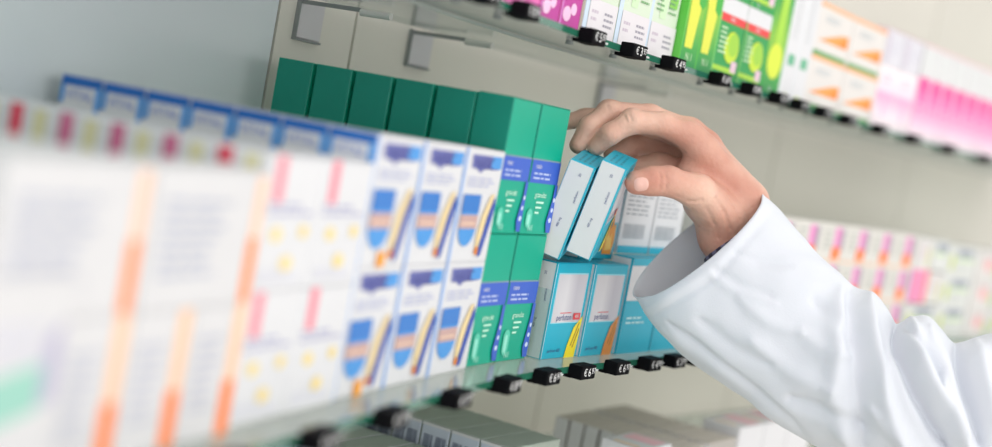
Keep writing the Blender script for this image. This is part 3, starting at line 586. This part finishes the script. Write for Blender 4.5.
def nail(name, c, along, out, ra, rb):
    along = Vector(along).normalized(); out = Vector(out); out = (out-along*out.dot(along)).normalized(); side = along.cross(out)
    nr, na = 6, 24; vs = []; fs = []
    def hit(p):
        p0 = np.array(p+out*.02)[None]
        for _ in range(40):
            dd = float(hand_sdf(p0)[0]); p0 = p0-np.array(out)[None]*dd*.8
            if abs(dd) < 1e-5: break
        return Vector(p0[0])
    for i in range(nr+1):
        for j in range(na):
            a = 2*math.pi*j/na; rr = i/nr; ca, sa = math.cos(a), math.sin(a)
            ca_ = math.copysign(abs(ca)**.75, ca); sa_ = math.copysign(abs(sa)**.75, sa)
            q = hit(Vector(c)+along*ra*rr*ca_+side*rb*rr*sa_); vs.append(q+out*(.0007-.0009*rr**6))
    for i in range(nr):
        for j in range(na): fs.append([i*na+j, i*na+(j+1) % na, (i+1)*na+(j+1) % na, (i+1)*na+j])
    fs.append(list(range(na)))
    m = bpy.data.meshes.new(name); m.from_pydata(vs, [], fs); m.materials.append(mat('nail', '#e3b3a6', .3, .4)); m.polygons.foreach_set('use_smooth', [True]*len(fs)); m.update()
    o = link(name, m, person); o.matrix_parent_inverse = Matrix.Translation(-person.location); return o
nail('thumbnail', W(638, 183, 1.124+HD), W(626, 183.5, 1.123+HD)-W(652, 181.5, 1.126+HD), -I_F+I_D*.15-I_R*.1, .0062, .0060)
# ---- sleeve
cloth = mat('coat_cloth', '#dadde4', .85, .15, .02, 8, .25, 900)
TOP = [(762, 191), (800, 232), (836, 270), (856, 289), (872, 295), (884, 308), (896, 324), (910, 318), (927, 317), (942, 330), (955, 342), (975, 338), (1000, 333), (1060, 330), (1140, 326), (1240, 320)]
BOT = [(633, 297), (657, 330), (705, 371), (740, 397), (770, 419), (800, 437), (830, 452), (862, 470), (890, 484), (915, 495), (940, 502), (965, 508), (1000, 513), (1060, 518), (1140, 524), (1240, 532)]
DEP = [1.178, 1.172, 1.162, 1.157, 1.152, 1.148, 1.144, 1.14, 1.136, 1.132, 1.13, 1.128, 1.125, 1.12, 1.12, 1.12]
def cr(P_, t):
    i = min(int(t), len(P_)-2); f = t-i; g = lambda k: np.array(P_[max(0, min(len(P_)-1, k))], float)
    a, b_, c, d = g(i-1), g(i), g(i+1), g(i+2)
    return .5*((2*b_)+(-a+c)*f+(2*a-5*b_+4*c-d)*f*f+(-a+3*b_-3*c+d)*f**3)
RIDGES = [  # polyline in metres along the cloth (given where it lies on the sleeve), half width px, height mm (positive = fold standing out)
 ([(776, 206), (748, 240), (716, 277), (650, 318)], 3.0, -1.0), ([(770, 199), (742, 233), (710, 270), (643, 310)], 5, 1.0),
 ([(668, 322), (700, 346), (740, 378), (790, 420), (815, 450)], 3.5, -2.2), ([(662, 330), (694, 354), (734, 386), (784, 428)], 5, 1.6),
 ([(714, 268), (740, 286), (772, 296)], 5, -1.2), ([(712, 276), (742, 294), (776, 304)], 5, 1.0), ([(736, 252), (760, 262), (790, 266)], 5, -1.2),
 ([(740, 300), (768, 322), (800, 334)], 7, 1.6), ([(752, 340), (790, 372), (830, 390)], 9, 2.0), ([(700, 320), (730, 345), (770, 365)], 7, -1.6),
 ([(896, 324), (900, 350), (915, 390), (935, 430), (948, 450)], 6, -7), ([(908, 318), (914, 345), (930, 380), (950, 410), (968, 450)], 9, 6),
 ([(955, 342), (960, 370), (972, 410), (982, 447)], 6, -6), ([(930, 330), (945, 360), (956, 395), (966, 430)], 8, 3), ([(975, 338), (985, 380), (1000, 430)], 10, 4),
 ([(868, 297), (870, 330), (880, 370), (884, 400), (905, 447)], 8, 4), ([(850, 290), (856, 330), (858, 380), (862, 447)], 9, -4), ([(838, 290), (836, 340), (832, 400), (850, 447)], 10, 3),
 ([(905, 330), (925, 352), (938, 372), (940, 385)], 4, -4), ([(870, 410), (890, 430), (915, 447)], 8, 3), ([(800, 330), (822, 350), (850, 356)], 9, 2), ([(815, 300), (834, 318), (850, 340)], 8, -2), ([(790, 400), (830, 412), (862, 430)], 8, -3)]
def seg_d(p, pl):
    best = 1e9
    for a, b_ in zip(pl, pl[1:]):
        ax, ay = a; bx, by = b_; L = (bx-ax)**2+(by-ay)**2; t = max(0, min(1, ((p[0]-ax)*(bx-ax)+(p[1]-ay)*(by-ay))/L)); d = math.hypot(p[0]-ax-t*(bx-ax), p[1]-ay-t*(by-ay))
        e = min(1, .35+2.6*min(1, math.hypot(p[0]-pl[0][0], p[1]-pl[0][1])/60), .35+2.6*min(1, math.hypot(p[0]-pl[-1][0], p[1]-pl[-1][1])/60)); best = min(best, d/e)
    return best
from mathutils import noise as NZ
NT, NP = 230, 150; vs = []; fs = []
for i in range(NT+1):
    t = (len(TOP)-1)*i/NT; a = cr(TOP, t); c = cr(BOT, t); d = float(cr(DEP, t))+HD*max(0, 1-t/8); mid = (a+c)/2; half = (a-c)/2
    nxt = ((cr(TOP, min(t+.05, len(TOP)-1))+cr(BOT, min(t+.05, len(TOP)-1)))/2)-((cr(TOP, max(0, t-.05))+cr(BOT, max(0, t-.05)))/2); nxt = nxt/np.linalg.norm(nxt)
    dep = .048+.012*min(1, t/6); tilt = 19*math.exp(-t/1.3)
    for j in range(NP):
        ph = 2*math.pi*j/NP; cs, sn = math.cos(ph), math.sin(ph)      # sn>0 = near side
        sq = abs(sn)**.85*math.copysign(1, sn)
        u, v = mid+half*cs+nxt*tilt*sn
        p = W(u, v, d-dep*sq)
        n = (I_R*half[0]*cs+I_D*half[1]*cs)*(1/max(1, np.linalg.norm(half)))-I_F*sn; n.normalize()
        h = 0.0
        if sn > -.1:
            w = min(1, (sn+.1)/.35)
            for pl_, wd, ht in RIDGES:
                dd = seg_d((u, v), pl_)
                if dd < wd*3: h += 1.9*ht*math.exp(-(dd/wd)**2)*w*(1-.8*abs(cs)**6)
        h += 3.0*NZ.noise(p*20)+1.3*NZ.noise(p*50)
        if t < .04: h *= .6
        vs.append(p+n*h*MM)
for i in range(NT):
    for j in range(NP): fs.append([i*NP+j, i*NP+(j+1) % NP, (i+1)*NP+(j+1) % NP, (i+1)*NP+j])
fs.append([NT*NP+j for j in range(NP)])
me = bpy.data.meshes.new('coat_sleeve'); me.from_pydata(vs, [], fs); me.materials.append(cloth); me.polygons.foreach_set('use_smooth', [True]*len(fs)); me.update()
bm = bmesh.new(); bm.from_mesh(me); bmesh.ops.recalc_face_normals(bm, faces=bm.faces); bm.to_mesh(me); bm.free()
sl = link('coat_sleeve', me, person); sl.matrix_parent_inverse = Matrix.Translation(-person.location)
so = sl.modifiers.new('thickness', 'SOLIDIFY'); so.thickness = .0012; so.offset = -1
# ---- dark patterned bracelet at the wrist
b = B(); k1 = mat('bracelet_dark', '#3a3346', .5); k2 = mat('bracelet_grey', '#77718a', .5)
wa, wb_ = Vector(P(747, 218, 1.18)), Vector(P(726, 250, 1.172)); axd = (Vector(P(772, 246, 1.175))-Vector(P(744, 206, 1.182))).normalized()
cen = Vector(P(732, 236, 1.178))+axd*.0055; U1 = (wa-wb_).normalized(); U1 = (U1-axd*U1.dot(axd)).normalized(); U2 = axd.cross(U1)
ring = []
for j in range(40):
    a = 2*math.pi*j/40; dr = U1*math.cos(a)+U2*math.sin(a); p0 = np.array(cen+dr*.07)[None]
    for _ in range(60): p0 = p0-np.array(dr)[None]*float(hand_sdf(p0)[0])*.7
    ring.append(Vector(p0[0])+dr*.0012)
for j in range(40): b.cyl(ring[j]-axd*.0, ring[(j+1) % 40], .0024, k1 if j % 2 else k2, 8)
o = b.obj('bracelet', person); o.matrix_parent_inverse = Matrix.Translation(-person.location)
# ================================================================== LIGHT, WORLD, CAMERA
w = bpy.data.worlds.new('World'); S.world = w; w.use_nodes = True; bg = w.node_tree.nodes['Background']
bg.inputs[0].default_value = (1.0, .99, .97, 1); bg.inputs[1].default_value = .86
def area(name, loc, look, size, sy, power, col=(1, 1, 1)):
    l = bpy.data.lights.new(name, 'AREA'); l.shape = 'RECTANGLE'; l.size = size; l.size_y = sy; l.energy = power; l.color = col
    o = bpy.data.objects.new(name, l); COL.objects.link(o); o.location = loc; o.rotation_euler = (Vector(look)-Vector(loc)).to_track_quat('-Z', 'Y').to_euler(); return o
area('ceiling_light_front', (1.1, .3, 2.75), (.3, 1.4, 1.4), 2.2, 2.2, 10, (1, .98, .95))
area('added_side_fill', (2.7, -.5, 1.75), (.2, 1.4, 1.45), 3.0, 2.0, 27, (1, .985, .96))  # added unseen fill from the right, brightens the wall and carton fronts
area('added_front_fill', (-.2, -2.2, 1.8), (.1, 1.2, 1.4), 2.5, 1.6, 9, (.97, .99, 1))  # added unseen fill behind the camera, lifts the left-facing sides
area('ceiling_light_side', (-.6, -.8, 2.6), (.0, 1.2, 1.4), 2.0, 2.0, 8, (.95, .98, 1))
cam = bpy.data.cameras.new('camera'); co = bpy.data.objects.new('camera', cam); COL.objects.link(co); S.camera = co
cam.sensor_width = 36; cam.lens = F/992*36; cam.clip_start = .02
R3 = Matrix((I_R, -I_D, -I_F)).transposed(); co.matrix_world = Matrix.Translation((0, 0, EYE)) @ R3.to_4x4()
cam.dof.use_dof = True; cam.dof.focus_distance = 1.18; cam.dof.aperture_fstop = 2.1
S.view_settings.view_transform = 'Standard'; S.view_settings.look = 'None'; S.view_settings.exposure = 0.1; S.view_settings.gamma = 1.0
